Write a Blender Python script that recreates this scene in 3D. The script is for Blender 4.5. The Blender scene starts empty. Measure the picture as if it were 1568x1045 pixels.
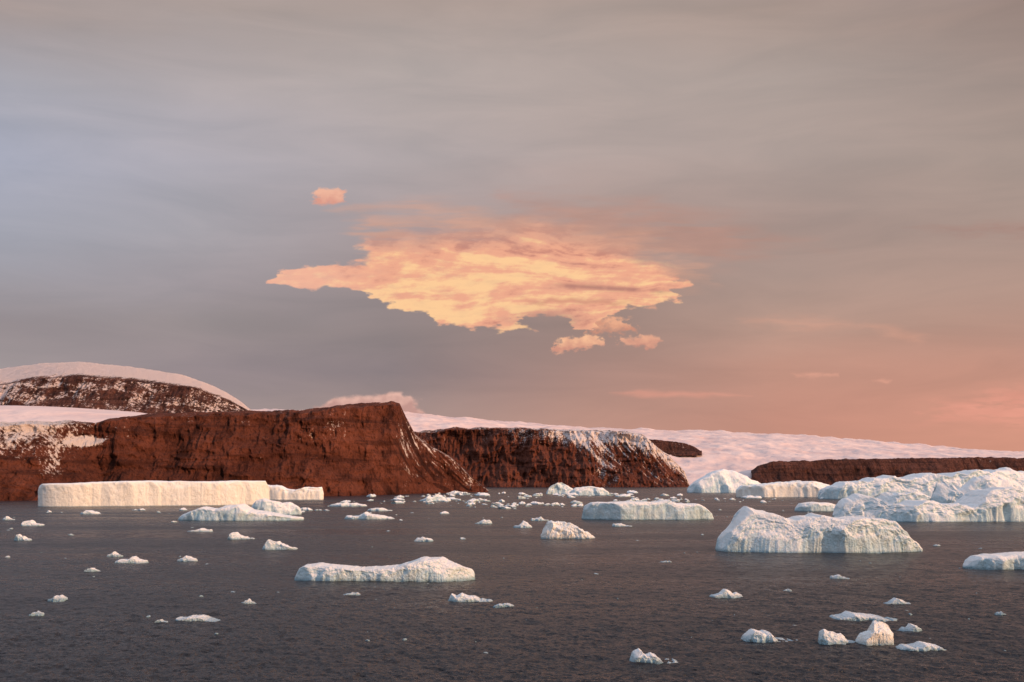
import bpy, math, random
import numpy as np
random.seed(5); rng=np.random.default_rng(7)
F=1681.0; CX=784.0; HY=736.0; CH=20.0
sc=bpy.context.scene
def lin(c):
    r=[]
    for v in c[:3]:
        v=v/255.0
        r.append(v/12.92 if v<=0.04045 else ((v+0.055)/1.055)**2.4)
    return tuple(r)
def dist(py): return CH*F/(py-HY)
# ---------- noise ----------
perm=rng.permutation(256).astype(np.int64); perm=np.concatenate([perm,perm,perm])
grads=rng.normal(size=(256,3)); grads/=np.linalg.norm(grads,axis=1)[:,None]
def pn(x,y,z):
    x,y,z=np.broadcast_arrays(np.asarray(x,float),np.asarray(y,float),np.asarray(z,float))
    xi=np.floor(x).astype(np.int64); yi=np.floor(y).astype(np.int64); zi=np.floor(z).astype(np.int64)
    xf=x-xi; yf=y-yi; zf=z-zi
    f=lambda t:t*t*t*(t*(t*6-15)+10)
    u,v,w=f(xf),f(yf),f(zf)
    out=0
    for dx in (0,1):
        for dy in (0,1):
            for dz in (0,1):
                h=perm[perm[perm[(xi+dx)&255]+((yi+dy)&255)]+((zi+dz)&255)]
                g=grads[h]
                d=g[...,0]*(xf-dx)+g[...,1]*(yf-dy)+g[...,2]*(zf-dz)
                wt=(u if dx else 1-u)*(v if dy else 1-v)*(w if dz else 1-w)
                out=out+wt*d
    return out*1.6
def fbm(x,y,z,o=4,g=0.5):
    a=1;s=0;f=1
    for i in range(o):
        s=s+a*pn(x*f+i*17.3,y*f+i*5.1,z*f+i*9.7); a*=g; f*=2.03
    return s
def ridged(x,y,z,o=4):
    a=1;s=0;f=1
    for i in range(o):
        s=s+a*(1-2*np.abs(pn(x*f+i*11.3,y*f+i*3.1,z*f+i*7.7))); a*=0.5; f*=2.05
    return s/1.9
def sst(a,b,x):
    t=np.clip((x-a)/(b-a),0,1); return t*t*(3-2*t)
# ---------- mesh helper ----------
def grid_mesh(name,P,attrs=None,mat=None,smooth=True,cols=None,link=True):
    n,m=P.shape[:2]
    idx=np.arange(n*m).reshape(n,m)
    q=np.stack([idx[:-1,:-1],idx[1:,:-1],idx[1:,1:],idx[:-1,1:]],-1).reshape(-1,4)
    me=bpy.data.meshes.new(name)
    me.vertices.add(n*m); me.vertices.foreach_set('co',P.reshape(-1).astype(np.float32))
    me.loops.add(q.size); me.loops.foreach_set('vertex_index',q.reshape(-1).astype(np.int32))
    me.polygons.add(len(q)); me.polygons.foreach_set('loop_start',(np.arange(len(q))*4).astype(np.int32))
    me.polygons.foreach_set('loop_total',np.full(len(q),4,dtype=np.int32))
    me.polygons.foreach_set('use_smooth',np.full(len(q),smooth))
    me.update(calc_edges=True)
    for k,v in (attrs or {}).items():
        a=me.attributes.new(k,'FLOAT','POINT'); a.data.foreach_set('value',v.reshape(-1).astype(np.float32))
    if cols is not None:
        a=me.attributes.new('col','FLOAT_COLOR','POINT')
        c=np.concatenate([cols.reshape(-1,3),np.ones((n*m,1))],1)
        a.data.foreach_set('color',c.reshape(-1).astype(np.float32))
    if mat: me.materials.append(mat)
    ob=bpy.data.objects.new(name,me)
    if link: sc.collection.objects.link(ob)
    return ob
# ---------- node helpers ----------
def newmat(name):
    m=bpy.data.materials.new(name); m.use_nodes=True
    nt=m.node_tree; nt.nodes.clear()
    return m,nt
def N(nt,t,**kw):
    n=nt.nodes.new(t)
    for k,v in kw.items(): setattr(n,k,v)
    return n
def math_(nt,op,a,b=None,c=None,clamp=False):
    n=nt.nodes.new('ShaderNodeMath'); n.operation=op; n.use_clamp=clamp
    for i,v in enumerate((a,b,c)):
        if v is None: continue
        if isinstance(v,(int,float)): n.inputs[i].default_value=v
        else: nt.links.new(v,n.inputs[i])
    return n.outputs[0]
def mix(nt,f,a,b,bt='MIX'):
    n=nt.nodes.new('ShaderNodeMix'); n.data_type='RGBA'; n.blend_type=bt
    for s,v in ((n.inputs[0],f),(n.inputs[6],a),(n.inputs[7],b)):
        if isinstance(v,(int,float)): s.default_value=v
        elif isinstance(v,tuple): s.default_value=(*v[:3],1)
        else: nt.links.new(v,s)
    return n.outputs[2]
def maprange(nt,v,a,b,c=0,d=1,sm=False):
    n=nt.nodes.new('ShaderNodeMapRange'); n.clamp=True
    if sm: n.interpolation_type='SMOOTHSTEP'
    nt.links.new(v,n.inputs[0])
    for i,x in enumerate((a,b,c,d)): n.inputs[i+1].default_value=x
    return n.outputs[0]
def noise(nt,vec,scale,detail=4,rough=0.55,dist_=0):
    n=nt.nodes.new('ShaderNodeTexNoise'); n.inputs['Scale'].default_value=scale
    n.inputs['Detail'].default_value=detail; n.inputs['Roughness'].default_value=rough
    n.inputs['Distortion'].default_value=dist_
    nt.links.new(vec,n.inputs['Vector']); return n.outputs[0]
def scaled(nt,vec,s):
    n=nt.nodes.new('ShaderNodeVectorMath'); n.operation='MULTIPLY'
    nt.links.new(vec,n.inputs[0]); n.inputs[1].default_value=s; return n.outputs[0]
def bump(nt,h,strength,d):
    n=nt.nodes.new('ShaderNodeBump'); n.inputs['Strength'].default_value=strength
    n.inputs['Distance'].default_value=d; nt.links.new(h,n.inputs['Height']); return n.outputs[0]
def finish(nt,col,rough,bmp=None,spec=0.2,**kw):
    p=nt.nodes.new('ShaderNodeBsdfPrincipled'); o=nt.nodes.new('ShaderNodeOutputMaterial')
    if isinstance(col,tuple): p.inputs['Base Color'].default_value=(*col,1)
    else: nt.links.new(col,p.inputs['Base Color'])
    p.inputs['Roughness'].default_value=rough; p.inputs['Specular IOR Level'].default_value=spec
    if bmp is not None: nt.links.new(bmp,p.inputs['Normal'])
    nt.links.new(p.outputs[0],o.inputs[0]); return p
# ---------- materials ----------
def rock_mat(name,rockA,rockB,snowc,ks=1.0):
    m,nt=newmat(name)
    pos=N(nt,'ShaderNodeNewGeometry').outputs['Position']
    at=N(nt,'ShaderNodeAttribute',attribute_name='snow').outputs['Fac']
    dk=N(nt,'ShaderNodeAttribute',attribute_name='dark').outputs['Fac']
    vert=noise(nt,scaled(nt,pos,(0.09*ks,0.02*ks,0.022*ks)),1,7,0.7)
    strat=noise(nt,scaled(nt,pos,(0.006*ks,0.006*ks,0.13*ks)),1,5,0.6)
    big=noise(nt,pos,0.012*ks,5,0.6)
    fine=noise(nt,pos,0.22*ks,6,0.75)
    f=math_(nt,'ADD',math_(nt,'MULTIPLY',vert,0.5),math_(nt,'MULTIPLY',strat,0.24))
    f=math_(nt,'ADD',f,math_(nt,'MULTIPLY',big,0.32))
    c=mix(nt,maprange(nt,f,0.42,0.64),rockB,rockA)
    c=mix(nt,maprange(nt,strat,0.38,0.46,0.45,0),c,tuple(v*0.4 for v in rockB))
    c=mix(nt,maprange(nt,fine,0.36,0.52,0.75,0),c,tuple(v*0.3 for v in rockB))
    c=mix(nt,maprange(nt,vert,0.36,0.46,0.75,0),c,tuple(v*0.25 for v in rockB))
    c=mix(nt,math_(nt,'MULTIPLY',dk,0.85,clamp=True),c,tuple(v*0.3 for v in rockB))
    s=math_(nt,'ADD',at,math_(nt,'MULTIPLY',math_(nt,'SUBTRACT',fine,0.5),2.8))
    s=math_(nt,'ADD',s,math_(nt,'MULTIPLY',math_(nt,'SUBTRACT',vert,0.5),1.6))
    s=maprange(nt,s,0.42,0.66)
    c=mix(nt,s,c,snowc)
    hb=math_(nt,'ADD',math_(nt,'MULTIPLY',vert,2.4),fine)
    finish(nt,c,0.9,bump(nt,hb,1.0,6.0/ks),0.1)
    return m
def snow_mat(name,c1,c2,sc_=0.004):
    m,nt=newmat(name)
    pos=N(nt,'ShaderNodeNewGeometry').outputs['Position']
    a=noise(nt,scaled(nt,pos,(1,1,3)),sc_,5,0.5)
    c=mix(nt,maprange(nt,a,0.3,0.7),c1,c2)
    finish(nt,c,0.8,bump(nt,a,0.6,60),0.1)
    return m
def ice_mat(name,w1,w2,w3,top,th=0.25):
    m,nt=newmat(name)
    tc=N(nt,'ShaderNodeNewGeometry'); pos=tc.outputs['Position']
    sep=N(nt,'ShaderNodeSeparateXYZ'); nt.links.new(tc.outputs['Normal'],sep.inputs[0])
    sp=N(nt,'ShaderNodeSeparateXYZ'); nt.links.new(pos,sp.inputs[0])
    n1=noise(nt,scaled(nt,pos,(1,1,0.8)),0.25,7,0.66)
    n2=noise(nt,pos,1.8,6,0.65)
    strat=noise(nt,scaled(nt,pos,(0.08,0.08,1.0)),0.5,5,0.6)
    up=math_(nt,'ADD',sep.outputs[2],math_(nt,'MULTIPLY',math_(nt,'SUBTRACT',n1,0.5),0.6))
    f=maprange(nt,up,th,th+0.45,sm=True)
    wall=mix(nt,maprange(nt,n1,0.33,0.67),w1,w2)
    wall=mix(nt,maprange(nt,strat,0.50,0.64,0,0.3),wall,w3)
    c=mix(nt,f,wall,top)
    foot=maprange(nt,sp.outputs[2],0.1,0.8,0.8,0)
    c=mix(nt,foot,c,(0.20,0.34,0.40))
    h=math_(nt,'ADD',math_(nt,'MULTIPLY',n1,3.0),n2)
    finish(nt,c,0.7,bump(nt,h,0.8,0.8),0.2)
    return m
ICE=ice_mat('iceberg_ice',(0.46,0.64,0.70),(0.76,0.86,0.88),(0.36,0.54,0.62),(0.97,0.91,0.86))  # blue ice walls darkened to paint shaded sides; snowy tops painted sun-warm
SUNLIT_ICE=ice_mat('sunlit_iceberg_ice',(0.84,0.82,0.76),(0.96,0.92,0.85),(0.70,0.72,0.70),(0.97,0.93,0.88))  # creamier copy of the berg ice, with sunlight painted into its colour
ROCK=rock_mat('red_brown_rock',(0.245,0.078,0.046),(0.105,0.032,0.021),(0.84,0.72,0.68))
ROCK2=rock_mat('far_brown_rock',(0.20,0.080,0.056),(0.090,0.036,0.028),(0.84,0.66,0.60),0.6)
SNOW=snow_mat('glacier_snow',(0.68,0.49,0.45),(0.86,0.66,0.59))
# ---------- land loft ----------
def land(name,px,rows,nu,nvs,mat,amp=6,fx=0.03,zsil=1.0,snowfn=None,smooth=True,flute=1.0,fine=0.45):
    px=np.array(px,float); U=np.linspace(px[0],px[-1],nu)
    D=[];Y=[];S=[]
    for (d,py,s) in rows:
        d=np.full(len(px),d,float) if np.isscalar(d) else np.array(d,float)
        py=np.array(py,float) if not np.isscalar(py) else np.full(len(px),py,float)
        s=np.full(len(px),s,float) if np.isscalar(s) else np.array(s,float)
        D.append(np.interp(U,px,d)); S.append(np.interp(U,px,s))
        z=np.where(py>=5000,-3.0,CH+(HY-np.where(py>=5000,0,py))/F*d)
        Y.append(np.interp(U,px,z))
    Ds=[];Zs=[];Ss=[];T=[]
    for k in range(len(rows)-1):
        n=nvs[k]; ts=np.linspace(0,1,n,endpoint=(k==len(rows)-2))
        for t in ts:
            Ds.append(D[k]*(1-t)+D[k+1]*t); Zs.append(Y[k]*(1-t)+Y[k+1]*t); Ss.append(S[k]*(1-t)+S[k+1]*t); T.append(np.full(nu,k+t))
    Dm=np.array(Ds);Zm=np.array(Zs);Sm=np.array(Ss);T=np.array(T)
    X=(U[None,:]-CX)/F*Dm
    K=len(rows)-1
    g=ridged(X*fx,Zm*fx*0.25,Dm*fx*0.3+3,4)
    g2=ridged(X*fx*4.1+5,Zm*fx*1.3,Dm*fx*1.2+3,4)
    b=fbm(X*fx*0.35,Zm*fx*0.6,Dm*fx*0.3,4)
    st=np.abs(pn(X*0.004,0*X,Zm*fx*2.2))*1.0
    led=np.sin(Zm*fx*5.0+fbm(X*fx*0.6,Zm*fx*1.3,Dm*fx*0.3,4)*9)
    disp=(g-0.3)*amp*flute+b*amp*1.8+st*amp*0.5+(g2-0.3)*amp*fine+np.clip(led,-0.3,0.8)*amp*0.16
    wgt=np.clip(1.15-np.clip(T-(K-2),0,9)*0.9,0.12,1)
    Yd=Dm-disp*wgt
    Zn=Zm+fbm(X*fx*1.4,Dm*fx*0.7,X*0+1,5,0.6)*zsil*np.clip(T*3,0,1)
    P=np.stack([X,Yd,Zn],-1)
    sn=Sm+(0.3-g)*0.35+(0.3-g2)*0.2
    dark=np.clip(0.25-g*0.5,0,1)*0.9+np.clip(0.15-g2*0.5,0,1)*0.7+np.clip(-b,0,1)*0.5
    if snowfn is not None:
        s2,dk2=snowfn(U[None,:]+0*T,T,X,Zm,g); sn=sn+s2; dark=dark+dk2
    return grid_mesh(name,P,{'snow':sn,'dark':dark},mat,smooth)

# main headland
hpx=[-260,-60,0,60,110,150,180,230,330,460,520,560,600,612,622,635,655,690,720,748]
hb =[ 776,770,768,767,766,765,765,764,763,761,760,759,758,757.5,757,756.5,756,755,754.5,754]
ht =[ 655,650,648,646,646,648,640,634,631,629,621,618,616,618,640,664,680,700,728,752]
hd=[dist(y) for y in hb]
set1=[80,80,80,80,85,90,90,90,90,90,85,80,70,60,60,60,60,40,25,8]
rows=[(hd,5000,-0.6),
      ([d+s*0.5 for d,s in zip(hd,set1)],[b-(b-t)*0.42 for b,t in zip(hb,ht)],-0.25),
      ([d+s for d,s in zip(hd,set1)],[b-(b-t)*0.96 for b,t in zip(hb,ht)],[0.35,0.35,0.5,0.5,0.4,0.2,0.1]+[0.0]*6+[0.05]*7),
      ([d+s+40 for d,s in zip(hd,set1)],ht,[0.6]*5+[0.3]*2+[0.15]*13),
      ([d+s+700 for d,s in zip(hd,set1)],[t+5 for t in ht],0.2)]
def hs(U,T,X,Z,g):
    flank=sst(560,640,U+(1.2-T)*25)
    diag=U*0.75+T*38
    st=ridged(diag*0.085,T*1.6+U*0.006,U*0,3)
    s=flank*np.clip(st-0.3,0,1)*1.5
    s+=np.exp(-((U-135)/26)**2-((T-1.6)/0.10)**2)*2.6
    s+=np.exp(-((U-480)/20)**2-((T-1.5)/0.35)**2)*0.46+np.exp(-((U-372)/14)**2-((T-1.85)/0.16)**2)*0.5
    s+=np.exp(-((U-522)/20)**2-((T-1.65)/0.28)**2)*0.46
    s+=sst(150,60,U)*(0.15+0.3*T/3)+np.exp(-((U-75)/22)**2-((T-1.0)/0.4)**2)*0.45
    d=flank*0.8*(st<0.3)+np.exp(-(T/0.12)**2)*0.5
    return s,d
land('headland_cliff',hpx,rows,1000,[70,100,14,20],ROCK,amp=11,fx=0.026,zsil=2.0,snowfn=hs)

cpx=[560,640,660,700,760,860,900,960,985,1005,1025,1048,1056]
ct =[664,662,659,656,655,658,659,661,668,684,700,722,745]
cb =746.5; cd=dist(cb)
rows=[(cd,5000,-0.5),(cd+90,[cb-(cb-t)*0.4 for t in ct],-0.2),(cd+190,[t+3 for t in ct],0.1),(cd+260,ct,0.5),(cd+1200,[t+3 for t in ct],0.5)]
def cs(U,T,X,Z,g):
    w=sst(830,930,U+(T-1)*30)
    st=ridged((U-(2-T)*48)*0.085,T*0.5,U*0,2)
    s=w*np.clip(st-0.1,0,1)*1.3+np.exp(-((T-1.85)/0.3)**2)*sst(640,900,U)*0.4
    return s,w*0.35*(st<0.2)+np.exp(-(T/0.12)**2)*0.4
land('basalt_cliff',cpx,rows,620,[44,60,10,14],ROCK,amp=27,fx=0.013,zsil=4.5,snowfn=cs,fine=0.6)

spx=[930,970,1010,1050,1062,1075]
stp=[672,672,674,679,684,692]
rows=[(6050,[698]*6,-0.1),(6100,[691]*6,-0.1),(6180,stp,0.1),(6900,[t+2 for t in stp],0.4)]
land('rock_outcrop',spx,rows,160,[8,20,10],ROCK2,amp=12,fx=0.012,zsil=4)
rpx=[1150,1160,1180,1240,1300,1370,1440,1500,1568,1700,1900]
rt =[722,714,708,706,704,703,702,701,703,700,700]
rows=[(4700,5000,-0.5),(4760,[732]*11,-0.3),(4850,rt,0.0),(5600,[t+1 for t in rt],0.2)]
land('low_rock_ridge',rpx,rows,500,[8,26,10],ROCK2,amp=18,fx=0.010,zsil=7)

mpx=[-300,-80,0,60,120,200,270,310,345,370,384,400]
mt =[ 600,572,565,557,554,562,572,584,600,616,628,640]
mr =[ 612,596,590,581,577,583,592,598,612,624,632,642]
rows=[(3300,660,-0.1),(3420,[min(640,r+32) for r in mr],0.05),(3500,mr,0.12),(3620,[r*0.75+t*0.25-1 for r,t in zip(mr,mt)],1.3),(4300,mt,1.6),(6000,[t+5 for t in mt],1.6)]
def ms(U,T,X,Z,g):
    st=ridged(U*0.02,T*2.2+U*0.004,U*0,3)
    return np.where(T<2,np.clip(st-0.1,0,1)*0.8,0)+sst(120,0,U)*0.2*(T<2), 0*U
land('ice_capped_mountain',mpx,rows,700,[20,60,12,30,10],ROCK2,amp=13,fx=0.012,zsil=2.0,snowfn=ms)
lpx=[-300,0,60,120,180,215,245,275]
lt=[616,621,622,625,629,632,636,642]
rows=[(2300,665,1.4),(2600,[t+6 for t in lt],1.4),(3100,lt,1.4),(3290,[t+2 for t in lt],1.4)]
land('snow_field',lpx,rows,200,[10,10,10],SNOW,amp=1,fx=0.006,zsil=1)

gpx=[300,560,615,700,800,900,960,1100,1250,1350,1450,1568,1750,2000]
gt =[626,629,631,639,647,654,657,661,668,676,686,692,697,700]
rows=[(4950,5000,1.5),(5600,[722]*14,1.5),
      (6200,[t+34 if t<672 else 700+(t-672)*0.4 for t in gt],1.5),
      (7600,[t+12 for t in gt],1.5),(9500,gt,1.5),(14000,[t+6 for t in gt],1.5)]
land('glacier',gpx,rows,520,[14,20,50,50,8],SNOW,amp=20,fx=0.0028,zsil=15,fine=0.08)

# ---------- icebergs ----------
def berg(name,prof,base,depth=0.5,p=0.45,nu=None,nv=None,amp=0.07,rot=0.0,seed=0,flat=False,cuts=14,cdepth=0.12,jag=0.6,link=True,shear=0.0,mat=None):
    prof=np.array(prof,float); d0=dist(base); rr=np.random.default_rng(seed*31+5)
    W=(prof[-1,0]-prof[0,0])*d0/F; D=W*depth
    nu=nu or int(min(260,max(40,(prof[-1,0]-prof[0,0])*0.75))); nv=nv or max(30,nu//3)
    px=np.linspace(prof[0,0],prof[-1,0],nu); py=np.interp(px,prof[:,0],prof[:,1])
    H=np.maximum(CH+(HY-py)/F*(d0+D*0.35),0.05)
    Hm=H.max()
    t=np.linspace(-1,1,nu)
    k=np.linspace(-1,1,9); 
    fo=np.interp(t,k,1-0.35*rr.random(9)); bo=np.interp(t,k,1-0.35*rr.random(9))
    w=np.clip(1-np.abs(t)**4,0,1)**0.6
    xs=(px-CX)/F*d0
    xw=xs/Hm
    j=fbm(xw*1.6,xs*0+seed*3.3,xs*0,5,0.6)*Hm*amp*jag*w
    H=np.maximum(H+j,0.03)
    th=np.linspace(0,math.pi,nv)[:,None]
    c=np.cos(th); s=np.sin(th)
    cy=np.sign(c)*np.abs(c)**p; sz=np.abs(s)**p
    half=np.where(cy>0,fo[None,:],bo[None,:])*w[None,:]
    cx_=D*0.5
    Y=d0+cx_-cy*(D*0.5)*half
    tiltn=fbm(xw[None,:]*0.7+seed,Y/Hm*0.7,0*Y,3)
    Z=sz*H[None,:]
    X=xs[None,:]+0*Y+shear*(Y-d0)
    q=1.0/Hm
    wall=np.abs(cy)
    n1=ridged(X*q*0.9+seed*7.7,Y*q*0.9,Z*q*0.8,4)-0.35
    n2=fbm(X*q*2.7+seed,Y*q*2.7,Z*q*2.4,5,0.58)
    Y=Y-np.sign(c+1e-9)*(n1*amp*1.8)*Hm*wall
    Z=Z+(n1*0.25+tiltn*0.5)*amp*Hm*(1-wall)*sz
    P=np.stack([X,Y,Z],-1)
    for i in range(cuts):
        xc=xs[0]+W*(0.04+0.92*rr.random()); ct_=np.array([xc,d0+cx_,0])
        side=-1 if rr.random()<0.75 else 1
        a=rr.uniform(-0.75,0.75)
        nrm=np.array([math.sin(a),side*math.cos(a),rr.uniform(-0.05,0.95)]); nrm/=np.linalg.norm(nrm)
        loc=np.exp(-np.abs((P[...,0]-xc)/(Hm*rr.uniform(0.8,2.2)))**4)
        sd_=(P-ct_)@nrm
        m=(sd_*np.where(loc>0.3,1,0)).max(); o=m-cdepth*Hm*rr.uniform(0.4,1.6)
        ex=np.clip(sd_-o,0,None)*loc
        P=P-ex[...,None]*nrm*0.95
    for sgn in (-1,1):
        a=rr.uniform(-0.5,0.5)
        nrm=np.array([sgn*math.cos(a),-abs(math.sin(a)),0.5]); nrm/=np.linalg.norm(nrm)
        sd_=(P-np.array([xs.mean(),d0+cx_,0]))@nrm; o=sd_.max()-cdepth*0.5*Hm
        P=P-np.clip(sd_-o,0,None)[...,None]*nrm
    dsp=n2*Hm*amp*0.75
    P[...,0]+=dsp*0.5; P[...,1]-=np.sign(c+1e-9)*dsp*wall; P[...,2]+=dsp*0.35*(1-wall)*sz
    P[0,:,2]=-0.8; P[-1,:,2]=-0.8
    if rot:
        xc=xs.mean(); yc=d0+D/2; a=math.radians(rot)
        x=P[...,0]-xc;y=P[...,1]-yc
        P[...,0]=xc+x*math.cos(a)-y*math.sin(a); P[...,1]=yc+x*math.sin(a)+y*math.cos(a)
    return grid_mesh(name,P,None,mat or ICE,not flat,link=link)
berg('tabular_iceberg',[(54,746),(60,741),(100,740),(150,738),(215,736),(300,738),(345,736),(396,737),(402,746)],775.5,0.26,0.13,nu=340,nv=70,amp=0.035,seed=1,rot=24,cuts=9,cdepth=0.10,jag=0.5,mat=SUNLIT_ICE)
berg('iceberg',[(388,752),(396,742),(425,745),(440,750),(470,746),(488,746),(492,756)],766,0.4,0.3,amp=0.09,seed=2,mat=SUNLIT_ICE)
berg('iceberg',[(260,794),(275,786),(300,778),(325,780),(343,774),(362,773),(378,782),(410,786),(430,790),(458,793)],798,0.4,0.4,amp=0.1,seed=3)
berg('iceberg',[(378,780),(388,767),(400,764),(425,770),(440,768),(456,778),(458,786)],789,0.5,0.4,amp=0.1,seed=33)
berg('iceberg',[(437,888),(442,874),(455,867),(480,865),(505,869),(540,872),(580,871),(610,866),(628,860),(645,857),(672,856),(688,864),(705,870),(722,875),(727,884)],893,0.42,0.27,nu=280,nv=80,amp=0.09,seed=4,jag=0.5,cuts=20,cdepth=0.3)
berg('iceberg',[(829,820),(836,800),(846,797),(862,797),(874,800),(886,808),(900,815),(913,824)],826,0.6,0.5,nu=130,nv=60,amp=0.13,seed=5,cdepth=0.2,mat=SUNLIT_ICE)
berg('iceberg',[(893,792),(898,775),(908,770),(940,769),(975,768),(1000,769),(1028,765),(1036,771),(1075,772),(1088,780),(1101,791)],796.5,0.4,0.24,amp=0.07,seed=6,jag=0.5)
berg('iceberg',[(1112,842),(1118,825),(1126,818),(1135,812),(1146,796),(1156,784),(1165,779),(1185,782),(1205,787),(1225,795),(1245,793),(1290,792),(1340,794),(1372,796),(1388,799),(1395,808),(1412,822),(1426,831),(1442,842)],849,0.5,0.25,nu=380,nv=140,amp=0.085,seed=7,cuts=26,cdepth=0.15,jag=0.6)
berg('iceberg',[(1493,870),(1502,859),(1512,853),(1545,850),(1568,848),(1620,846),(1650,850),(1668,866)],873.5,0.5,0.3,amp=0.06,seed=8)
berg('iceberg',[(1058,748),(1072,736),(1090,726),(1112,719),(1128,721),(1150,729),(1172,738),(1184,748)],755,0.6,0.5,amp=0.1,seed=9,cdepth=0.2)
berg('iceberg',[(1133,752),(1142,744),(1180,741),(1215,738),(1255,737),(1282,744),(1296,754)],762,0.4,0.25,amp=0.08,seed=10,mat=SUNLIT_ICE)
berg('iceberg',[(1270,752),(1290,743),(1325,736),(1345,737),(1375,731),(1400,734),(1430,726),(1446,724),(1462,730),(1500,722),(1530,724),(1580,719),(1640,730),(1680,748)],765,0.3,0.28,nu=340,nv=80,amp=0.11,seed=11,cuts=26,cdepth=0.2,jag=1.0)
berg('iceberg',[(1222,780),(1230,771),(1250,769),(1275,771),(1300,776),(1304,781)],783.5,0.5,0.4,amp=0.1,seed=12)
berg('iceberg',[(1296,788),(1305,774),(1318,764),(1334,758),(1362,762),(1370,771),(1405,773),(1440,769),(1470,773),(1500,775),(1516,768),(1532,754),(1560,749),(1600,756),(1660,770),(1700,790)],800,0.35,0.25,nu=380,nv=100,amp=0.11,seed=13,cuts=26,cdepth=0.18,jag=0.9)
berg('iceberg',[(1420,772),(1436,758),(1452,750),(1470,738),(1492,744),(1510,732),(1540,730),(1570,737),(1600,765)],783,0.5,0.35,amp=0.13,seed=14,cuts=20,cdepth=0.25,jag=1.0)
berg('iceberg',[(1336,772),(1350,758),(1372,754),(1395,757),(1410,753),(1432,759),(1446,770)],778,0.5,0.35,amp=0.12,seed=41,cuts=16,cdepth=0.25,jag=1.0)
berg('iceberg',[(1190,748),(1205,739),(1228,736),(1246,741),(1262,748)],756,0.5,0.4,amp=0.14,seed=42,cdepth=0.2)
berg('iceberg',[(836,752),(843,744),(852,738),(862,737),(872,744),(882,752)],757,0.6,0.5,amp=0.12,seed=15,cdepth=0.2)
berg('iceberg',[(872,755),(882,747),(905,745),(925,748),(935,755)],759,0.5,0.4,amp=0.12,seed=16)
small=[(398,452,824,843),(345,387,815,827),(168,221,852,864),(160,186,845,853),(266,299,851,861),(17,44,815,829),(27,62,794,806),(124,151,870,877),
(40,64,935,943),(68,99,911,920),(260,337,941,954),(233,258,949,955),(364,392,916,926),(520,552,906,913),(684,756,905,924),(754,789,923,931),
(632,664,821,830),(784,816,797,809),(812,842,790,798),(726,754,795,803),(522,602,785,796),(1274,1306,878,888),(1089,1144,902,917),(1357,1400,916,927),
(1280,1388,937,953),(1141,1238,965,987),(1259,1325,962,990),(1376,1419,956,969),(1379,1460,981,1000),(966,1046,995,1019),(1526,1544,936,943),
(938,970,799,807),(282,322,808,815),(560,600,776,783),(1010,1030,858,862),(1200,1214,902,906),(0,20,790,797),(118,150,781,788),(640,690,757,768),(500,560,768,776)]
for i,(a,b,t,bb) in enumerate(small):
    r=random.Random(i*13+1); w=b-a; h=bb-t
    k=r.uniform(0.2,0.7); prof=[(a,bb-h*0.12)]
    for u in np.linspace(0.07,0.93,8):
        e=(1-abs(u-k)*1.5)**1.0 if abs(u-k)<0.6 else 0.1
        prof.append((a+w*u, bb-h*max(0.22,min(1.02,e*r.uniform(0.6,1.2)))))
    prof.append((b,bb-h*0.1))
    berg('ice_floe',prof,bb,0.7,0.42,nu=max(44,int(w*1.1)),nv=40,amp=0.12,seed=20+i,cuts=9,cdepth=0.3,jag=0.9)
berg('ice_floe',[(1318,984),(1326,972),(1340,968),(1346,952),(1358,949),(1370,952),(1378,960),(1380,972),(1376,985)],990.5,0.8,0.4,nu=90,nv=60,amp=0.1,seed=90,cuts=12,cdepth=0.15,mat=SUNLIT_ICE)
# brash ice
allP=[];allF=[];off=0
def piece(px,py,wpx,hpx,seed):
    global off
    d=dist(py); w=wpx*d/F; h=hpx*d/F
    x0=(px-CX)/F*d
    r=np.random.default_rng(seed)
    n=9
    rad=0.5*w*(0.6+0.6*r.random(n))
    ang=np.linspace(0,2*math.pi,n,endpoint=False)
    sx,sy=r.uniform(-0.2,0.2,2)*w
    pts=[]
    for k,(s,z) in enumerate(((1,-0.3),(1.0,0.35*h),(0.7,0.8*h),(0.3,h))):
        jit=0.6+0.6*r.random(n)
        for a,q,jj in zip(ang,rad,jit):
            pts.append((x0+math.cos(a)*q*s*(0.9+0.2*r.random())+ (sx if k>1 else 0),d+math.sin(a)*q*s*0.9+(sy if k>1 else 0),z*(jj if k else 1)))
    pts.append((x0+sx,d+sy,h*(0.8+0.3*r.random())))
    for k in range(3):
        for i in range(n):
            j=(i+1)%n
            allF.append((off+k*n+i,off+k*n+j,off+(k+1)*n+j,off+(k+1)*n+i))
    for i in range(n): allF.append((off+3*n+i,off+3*n+(i+1)%n,off+4*n))
    allP.extend(pts); off+=len(pts)
R=random.Random(3)
cl=[(R.uniform(500,1130),R.uniform(756,778)) for _ in range(18)]
for i in range(420):
    if R.random()<0.65:
        q=R.choice(cl); px=q[0]+R.gauss(0,38); py=max(754,q[1]+R.gauss(0,1.6))
    else:
        py=756+abs(R.gauss(0,1))*12+R.random()*3; px=R.uniform(200,1600)
    if px<495: py=max(py,782)
    w=R.choice([2,3,4,6,9,15])*R.uniform(0.6,1.5)
    piece(px,py,w,min(w*R.uniform(0.15,0.45),4),i)
for i in range(170):
    py=785+(R.random()**1.8)*220; px=R.uniform(-60,1640)
    w=R.choice([1.5,2,3,5,8])*R.uniform(0.7,1.3); piece(px,py,w,w*R.uniform(0.15,0.4),1000+i)
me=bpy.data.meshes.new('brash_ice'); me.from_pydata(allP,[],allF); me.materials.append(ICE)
sc.collection.objects.link(bpy.data.objects.new('brash_ice',me))

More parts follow.
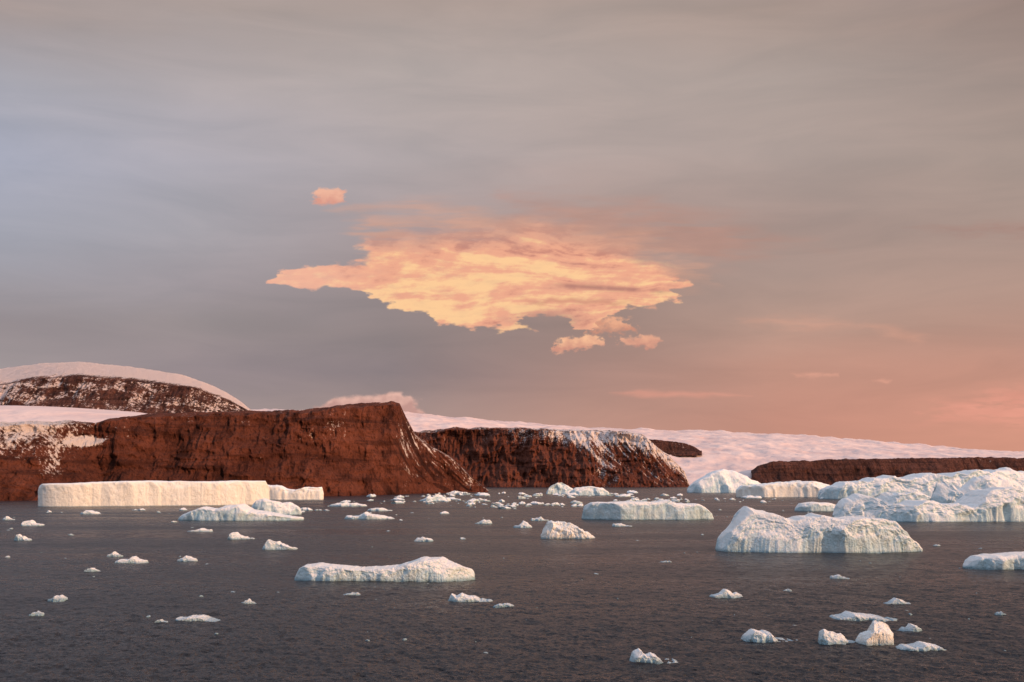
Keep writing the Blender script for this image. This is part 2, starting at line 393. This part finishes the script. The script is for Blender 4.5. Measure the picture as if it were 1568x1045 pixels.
# ---------- water ----------
m,nt=newmat('sea_water')
pos=N(nt,'ShaderNodeNewGeometry').outputs['Position']
a=noise(nt,scaled(nt,pos,(2.4,1.9,1)),1.0,3,0.6,0.5)
b=noise(nt,scaled(nt,pos,(0.45,0.35,1)),1.0,4,0.55,0.5)
c=noise(nt,scaled(nt,pos,(0.004,0.02,1)),1.0,4,0.6)
h=math_(nt,'ADD',math_(nt,'MULTIPLY',a,0.35),math_(nt,'MULTIPLY',b,1.1))
p=finish(nt,(0.021,0.019,0.022),0.3,bump(nt,h,1.0,1.4),0.42)
p.inputs['IOR'].default_value=1.33
rr=maprange(nt,c,0.35,0.65,0.20,0.36); nt.links.new(rr,p.inputs['Roughness'])
WATER=m
pyr=np.arange(1078,743,-0.55)
yn=dist(pyr); sp_=np.gradient(yn)
uc=np.linspace(-0.53,0.53,1150)
YY=np.repeat(yn[:,None],len(uc),1); XX=uc[None,:]*YY
Zw=np.zeros_like(YY)
edge=sst(0.53,0.50,np.abs(uc))[None,:]
for lam,am in ((14,0.12),(6,0.11),(2.8,0.10),(1.4,0.09),(0.8,0.06)):
    wgt=sst(1.0,2.6,lam/np.abs(sp_))[:,None]
    if wgt.max()<0.01: continue
    k=np.nonzero(wgt[:,0]>0)[0].max()+1
    nz=pn(XX[:k]/lam*0.9+lam,YY[:k]/lam*1.0+XX[:k]/lam*0.25,0*XX[:k]+lam*3)
    Zw[:k]+=am*1.5*(0.5-np.abs(nz)*1.6)*wgt[:k]*edge
full=[]
def row(y,z,xc):
    L=[(-45000,y,0),(min(-6000,xc[0]*1.3),y,0)]
    Rr=[(max(6000,xc[-1]*1.3),y,0),(45000,y,0)]
    mid=np.stack([xc,np.full(len(xc),y),z],-1)
    return np.concatenate([np.array(L),mid,np.array(Rr)],0)
for y in (-500,60): full.append(row(float(y),0*uc,uc*90))
for i in range(len(yn)): full.append(row(yn[i],Zw[i],XX[i]))
for y in (6000,9000,20000,70000): full.append(row(float(y),0*uc,uc*min(y,9000)))
Pw=np.array(full)[:, ::-1]
grid_mesh('sea_water',Pw,None,WATER)

# ---------- clouds ----------
cm,nt=newmat('cloud_glow')
ac=N(nt,'ShaderNodeAttribute',attribute_name='col').outputs['Color']
aa=N(nt,'ShaderNodeAttribute',attribute_name='alpha').outputs['Fac']
e=N(nt,'ShaderNodeEmission'); nt.links.new(ac,e.inputs[0])  # sheets emit on their own; sunlight on the clouds is painted into col
tr=N(nt,'ShaderNodeBsdfTransparent'); mx=N(nt,'ShaderNodeMixShader'); o=N(nt,'ShaderNodeOutputMaterial')
nt.links.new(aa,mx.inputs[0]); nt.links.new(tr.outputs[0],mx.inputs[1]); nt.links.new(e.outputs[0],mx.inputs[2]); nt.links.new(mx.outputs[0],o.inputs[0])
cm.cycles.emission_sampling='NONE'
def sdf(poly,X,Y):
    poly=np.array(poly,float); n=len(poly); d=np.full(X.shape,1e9); ins=np.zeros(X.shape,bool)
    for i in range(n):
        ax,ay=poly[i]; bx,by=poly[(i+1)%n]
        ex,ey=bx-ax,by-ay; wx,wy=X-ax,Y-ay
        t=np.clip((wx*ex+wy*ey)/(ex*ex+ey*ey+1e-9),0,1)
        d=np.minimum(d,np.hypot(wx-ex*t,wy-ey*t))
        cnd=((ay>Y)!=(by>Y))&(X<(bx-ax)*(Y-ay)/(by-ay+1e-12)+ax)
        ins^=cnd
    return np.where(ins,d,-d)
def cloud(name,box,layers,dst=12000,res=1.0,seed=0,fade=10):
    x0,y0,x1,y1=box
    nx=int((x1-x0)/res); ny=int((y1-y0)/res)
    X,Y=np.meshgrid(np.linspace(x0,x1,nx),np.linspace(y0,y1,ny))
    A=np.zeros(X.shape); C=np.zeros(X.shape+(3,))
    for L in layers:
        wa=L.get('warp',6); fr=L.get('freq',0.02); an=L.get('aniso',2.5)
        wx=fbm(X*fr,Y*fr*an,X*0+seed,5,0.55)*wa*1.8; wy=fbm(X*fr,Y*fr*an,X*0+seed+40,5,0.55)*wa*0.7
        sd=sdf(L['poly'],X+wx,Y+wy)
        soft=L['soft'](X,Y) if callable(L['soft']) else L['soft']
        al=sst(0,1,(sd+soft*0.35)/soft)*(L['a'](X,Y) if callable(L['a']) else L['a'])
        al=al*np.clip(1-L.get('holes',0)*np.clip(fbm(X*fr*1.2,Y*fr*an*1.6,X*0+seed+80,5,0.6)+0.1,0,1),0,1)
        c=L['col'](X,Y,sd)
        C=np.where((al+A)[...,None]>1e-6,(c*al[...,None]+C*(A*(1-al))[...,None])/np.maximum(al+A*(1-al),1e-6)[...,None],c)
        A=al+A*(1-al)
    ed=np.minimum(np.minimum(X-x0,x1-X),np.minimum(Y-y0,y1-Y)); A=A*sst(0,fade,ed)
    dd=dst-A*400+(HY-Y)*2.0
    P=np.stack([(X-CX)/F*dd,dd,CH+(HY-Y)/F*dd],-1)
    return grid_mesh(name,P,{'alpha':A},cm,True,cols=C)
def L3(c): return np.array(lin(c))
def mx3(a,b,f):
    f=np.clip(f,0,1)
    if f.ndim==2: f=f[...,None]
    return a*(1-f)+b*f
def mainc(X,Y,sd):
    wv=fbm(X*0.006,Y*0.012,X*0+21,3)*14
    Yf=(Y+wv-448)/(1+np.clip(1050-X,0,600)/260.0)
    n=fbm(X*0.004,Yf*0.10,X*0+3,5,0.62)
    n3=fbm(X*0.022+Y*0.01,Y*0.045,X*0+9,6,0.65)
    t=np.exp(-((X-740)/190)**2-((Y-430)/46)**2)
    v=0.40+0.52*t+0.46*n+0.34*n3
    v=v+0.42*sst(26,4,np.abs(sd))*sst(415,470,Y)-0.18*sst(400,350,Y)
    base=mx3(L3((202,138,122)),L3((240,172,142)),sst(0.0,0.5,v))
    base=mx3(base,L3((255,206,154)),sst(0.5,1.05,v))
    lf=sst(620,450,X); base=mx3(base,L3((246,190,166)),lf*0.5)
    s=np.exp(-((Y-441-(X-920)*0.06)/4.0)**2)*sst(835,870,X)*sst(1045,980,X)*np.clip(0.8+fbm(X*0.03,Y*0.02,X*0,3),0,1)
    s3=np.exp(-((Y-462-(X-900)*0.02+8*fbm(X*0.02,X*0,X*0,3))/4.0)**2)*sst(780,830,X)*sst(990,930,X)*0.6
    s2=np.exp(-((X-840)/40)**2-((Y-490)/12)**2)*0.9
    base=mx3(base,L3((178,124,114)),s*0.85); base=mx3(base,L3((206,144,120)),s3)
    return mx3(base,L3((165,130,122)),s2)
main=[(408,431),(432,416),(455,408),(500,403),(548,404),(560,388),(556,374),(590,366),(660,360),(760,350),(830,344),(900,362),(960,380),(1005,402),(1042,422),(1050,436),(1020,446),(1046,462),(1000,468),(955,472),(925,486),(905,508),(880,505),(872,490),(845,482),(800,484),(790,492),(815,504),(745,503),(690,501),(664,494),(655,480),(620,476),(600,472),(575,456),(545,443),(500,440),(450,440),(410,437)]
veil=[(520,318),(700,314),(820,330),(960,345),(1040,390),(1085,432),(1000,450),(820,420),(640,405),(552,400),(556,375),(540,350)]
far=[(760,300),(960,305),(1100,330),(1260,370),(1180,390),(1060,420),(960,380),(820,350)]
def cc(rgb,var=0.1,f=0.015):
    return lambda X,Y,sd: L3(rgb)*(1+var*fbm(X*f,Y*f*4,X*0+11,4))[...,None]
def cumc(hi,lo,y0,y1):
    return lambda X,Y,sd: L3(hi)+(L3(lo)-L3(hi))*np.clip(sst(y0,y1,Y)+0.5*fbm(X*0.06,Y*0.08,X*0,4),0,1)[...,None]
cloud('lenticular_cloud',(380,270,1290,560),[
 dict(poly=far,soft=55,a=0.5,warp=26,freq=0.006,aniso=6,col=cc((190,140,124)),holes=0.9),
 dict(poly=veil,soft=50,a=0.6,warp=22,freq=0.007,aniso=7,col=cc((216,162,138)),holes=0.9),
 dict(poly=main,soft=lambda X,Y:4.5+70*sst(440,355,Y)*sst(500,640,X)+16*sst(960,1040,X)*sst(450,400,Y),a=0.97,warp=10,freq=0.024,aniso=2.8,col=mainc,holes=0.12),
],seed=2,res=0.9)
cloud('cumulus_cloud',(460,270,550,330),[dict(poly=[(476,310),(482,296),(490,288),(522,287),(531,300),(529,312),(500,315)],soft=9,a=0.9,warp=7,freq=0.05,aniso=2,col=cumc((244,184,156),(224,156,136),290,315))],seed=5,res=0.7)
cloud('cumulus_cloud',(830,465,1080,550),[
 dict(poly=[(850,541),(848,525),(875,517),(905,511),(925,520),(924,531),(890,536)],soft=6,a=0.95,warp=9,freq=0.05,aniso=1.6,col=cumc((252,194,154),(212,150,130),512,540)),
 dict(poly=[(942,528),(948,517),(975,514),(1008,516),(1012,524),(1000,535),(975,531)],soft=7,a=0.85,warp=9,freq=0.05,aniso=1.6,col=cumc((242,178,146),(208,146,128),512,536)),
 dict(poly=[(895,510),(905,492),(940,484),(968,488),(972,505),(940,512)],soft=10,a=0.85,warp=12,freq=0.05,aniso=1.6,col=cumc((244,178,142),(210,146,122),486,512),holes=0.6),
 dict(poly=[(985,472),(995,464),(1012,466),(1004,474)],soft=5,a=0.8,warp=3,freq=0.06,aniso=1.6,col=cc((240,172,140)))],seed=8,res=0.7)
cloud('cumulus_cloud',(470,585,670,660),[dict(poly=[(485,624),(510,610),(540,606),(570,606),(590,600),(615,601),(640,614),(650,630),(650,650),(480,650)],soft=9,a=0.85,warp=6,freq=0.04,aniso=1.5,col=cumc((238,188,172),(200,152,142),600,632))],seed=9,res=0.7,dst=14000,fade=6)
cloud('stratus_cloud',(920,585,1180,620),[dict(poly=[(935,602),(980,598),(1080,600),(1150,606),(1080,609),(980,609)],soft=9,a=0.55,warp=4,freq=0.02,aniso=3,col=cc((228,158,138)))],seed=10,dst=13000)
cloud('stratus_cloud',(1120,460,1460,550),[dict(poly=[(1130,490),(1220,484),(1330,492),(1420,512),(1400,526),(1330,508),(1230,502),(1150,498)],soft=24,a=0.5,warp=9,freq=0.015,aniso=4,col=cc((216,160,138)),holes=0.7)],seed=12,dst=13000)
cloud('stratus_cloud',(1190,555,1400,600),[dict(poly=[(1205,574),(1240,570),(1290,572),(1290,577),(1215,578)],soft=7,a=0.6,warp=4,freq=0.04,aniso=2,col=cc((226,164,142)),holes=0.6),dict(poly=[(1335,584),(1350,579),(1370,582),(1360,588)],soft=6,a=0.6,warp=3,freq=0.04,aniso=2,col=cc((226,164,142)))],seed=13,dst=13000,res=0.8)
cloud('stratus_cloud',(1380,560,1900,680),[dict(poly=[(1400,648),(1430,620),(1500,600),(1600,585),(1850,590),(1850,655),(1600,650)],soft=40,a=0.7,warp=18,freq=0.012,aniso=5,col=cc((232,158,138)),holes=1.3)],seed=14,dst=13000,fade=30)
cloud('stratus_cloud',(1340,310,1900,410),[dict(poly=[(1400,350),(1500,342),(1850,345),(1850,372),(1600,366),(1480,360)],soft=24,a=0.55,warp=12,freq=0.01,aniso=5,col=cc((168,126,116)),holes=0.6)],seed=15,dst=13000,fade=30)

# ---------- world ----------
w=bpy.data.worlds.new('World'); sc.world=w; w.use_nodes=True; nt=w.node_tree; nt.nodes.clear()
SUN_EL=math.radians(18); SUN_AZ=math.radians(112)
tc=N(nt,'ShaderNodeTexCoord').outputs['Generated']
sp=N(nt,'ShaderNodeSeparateXYZ'); nt.links.new(tc,sp.inputs[0])
x,y,z=sp.outputs
hz=math_(nt,'SQRT',math_(nt,'ADD',math_(nt,'MULTIPLY',x,x),math_(nt,'MULTIPLY',y,y)))
v=math_(nt,'DIVIDE',z,math_(nt,'MAXIMUM',hz,0.001))
az=math_(nt,'ARCTAN2',x,y)
cmb=N(nt,'ShaderNodeCombineXYZ'); nt.links.new(math_(nt,'MULTIPLY',az,2.2),cmb.inputs[0]); nt.links.new(math_(nt,'MULTIPLY',v,11.0),cmb.inputs[1])
n1=noise(nt,cmb.outputs[0],1.3,5,0.5,0.4)
vw=math_(nt,'ADD',v,math_(nt,'MULTIPLY',math_(nt,'SUBTRACT',n1,0.5),0.045))
rowsY=[735,640,570,500,430,350,240,120,0]
tab={0:[(176,150,143),(168,150,146),(150,140,141),(138,130,133),(148,144,150),(150,152,163),(156,159,174),(155,154,162),(152,140,137)],
300:[(170,145,138),(152,137,135),(138,127,130),(140,131,132),(150,142,146),(153,150,156),(161,158,166),(162,155,157),(155,143,139)],
600:[(165,138,130),(150,131,127),(128,117,119),(132,121,121),(143,131,131),(156,144,145),(165,156,157),(165,155,152),(158,144,138)],
900:[(182,138,124),(174,135,122),(158,127,118),(145,123,116),(150,129,122),(160,138,132),(165,151,147),(165,152,147),(158,143,136)],
1200:[(190,137,118),(183,133,117),(176,134,119),(170,140,127),(160,138,129),(156,136,129),(162,147,141),(160,147,141),(155,138,130)],
1568:[(200,141,120),(193,138,119),(182,136,120),(174,138,124),(167,139,127),(157,136,127),(155,139,131),(150,134,127),(142,124,117)]}
prev=None;pa=None
for px_,colsx in tab.items():
    r=N(nt,'ShaderNodeValToRGB'); nt.links.new(vw,r.inputs[0]); cr=r.color_ramp
    a0=math.atan((px_-CX)/F)
    st=[((HY-yy)/F*math.cos(a0),lin(c)) for yy,c in zip(rowsY,colsx)]
    st.append((0.62,(0.36,0.36,0.40))); st.append((1.0,(0.42,0.54,0.72)))
    while len(cr.elements)>1: cr.elements.remove(cr.elements[-1])
    cr.elements[0].position=max(0,st[0][0]); cr.elements[0].color=(*st[0][1],1)
    for pp,c in st[1:]:
        e=cr.elements.new(pp); e.color=(*c,1)
    if prev is None: prev=r.outputs[0]
    else: prev=mix(nt,maprange(nt,az,pa,a0,sm=False),prev,r.outputs[0])
    pa=a0
n2=noise(nt,cmb.outputs[0],2.6,6,0.55,0.6)
prev=mix(nt,1.0,prev,mix(nt,maprange(nt,n2,0.3,0.7),(1.10,1.11,1.12),(1.29,1.26,1.25)),'MULTIPLY')
sky=N(nt,'ShaderNodeTexSky'); sky.sky_type='NISHITA'; sky.sun_disc=False; sky.sun_elevation=SUN_EL; sky.sun_rotation=SUN_AZ
ns=mix(nt,1.0,sky.outputs[0],(0.05,0.05,0.05),'MULTIPLY')
back=maprange(nt,y,-0.1,-0.6); hi=maprange(nt,v,0.6,1.2)
opn=math_(nt,'MAXIMUM',back,hi)
prev=mix(nt,math_(nt,'MULTIPLY',opn,0.9),prev,mix(nt,1.0,prev,ns,'ADD'))
bg=N(nt,'ShaderNodeBackground'); nt.links.new(prev,bg.inputs[0]); bg.inputs[1].default_value=1.0
o=N(nt,'ShaderNodeOutputWorld'); nt.links.new(bg.outputs[0],o.inputs[0])
# sun
ld=bpy.data.lights.new('sun','SUN'); ld.energy=4.0; ld.angle=math.radians(0.6); ld.color=(1.0,0.58,0.32)
so=bpy.data.objects.new('sun',ld); sc.collection.objects.link(so)
from mathutils import Vector
sd=Vector((math.sin(SUN_AZ)*math.cos(SUN_EL),math.cos(SUN_AZ)*math.cos(SUN_EL),math.sin(SUN_EL)))
so.rotation_euler=sd.to_track_quat('Z','Y').to_euler(); so.location=(200,-200,300)
# camera
cd_=bpy.data.cameras.new('camera'); co=bpy.data.objects.new('camera',cd_); sc.collection.objects.link(co)
co.location=(0,0,CH); co.rotation_euler=(math.radians(90),0,0)
cd_.sensor_width=36; cd_.lens=36*F/1568; cd_.shift_y=(HY-522.5)/1568; cd_.clip_start=1; cd_.clip_end=120000
sc.camera=co
sc.view_settings.view_transform='Standard'; sc.view_settings.look='None'; sc.view_settings.exposure=0
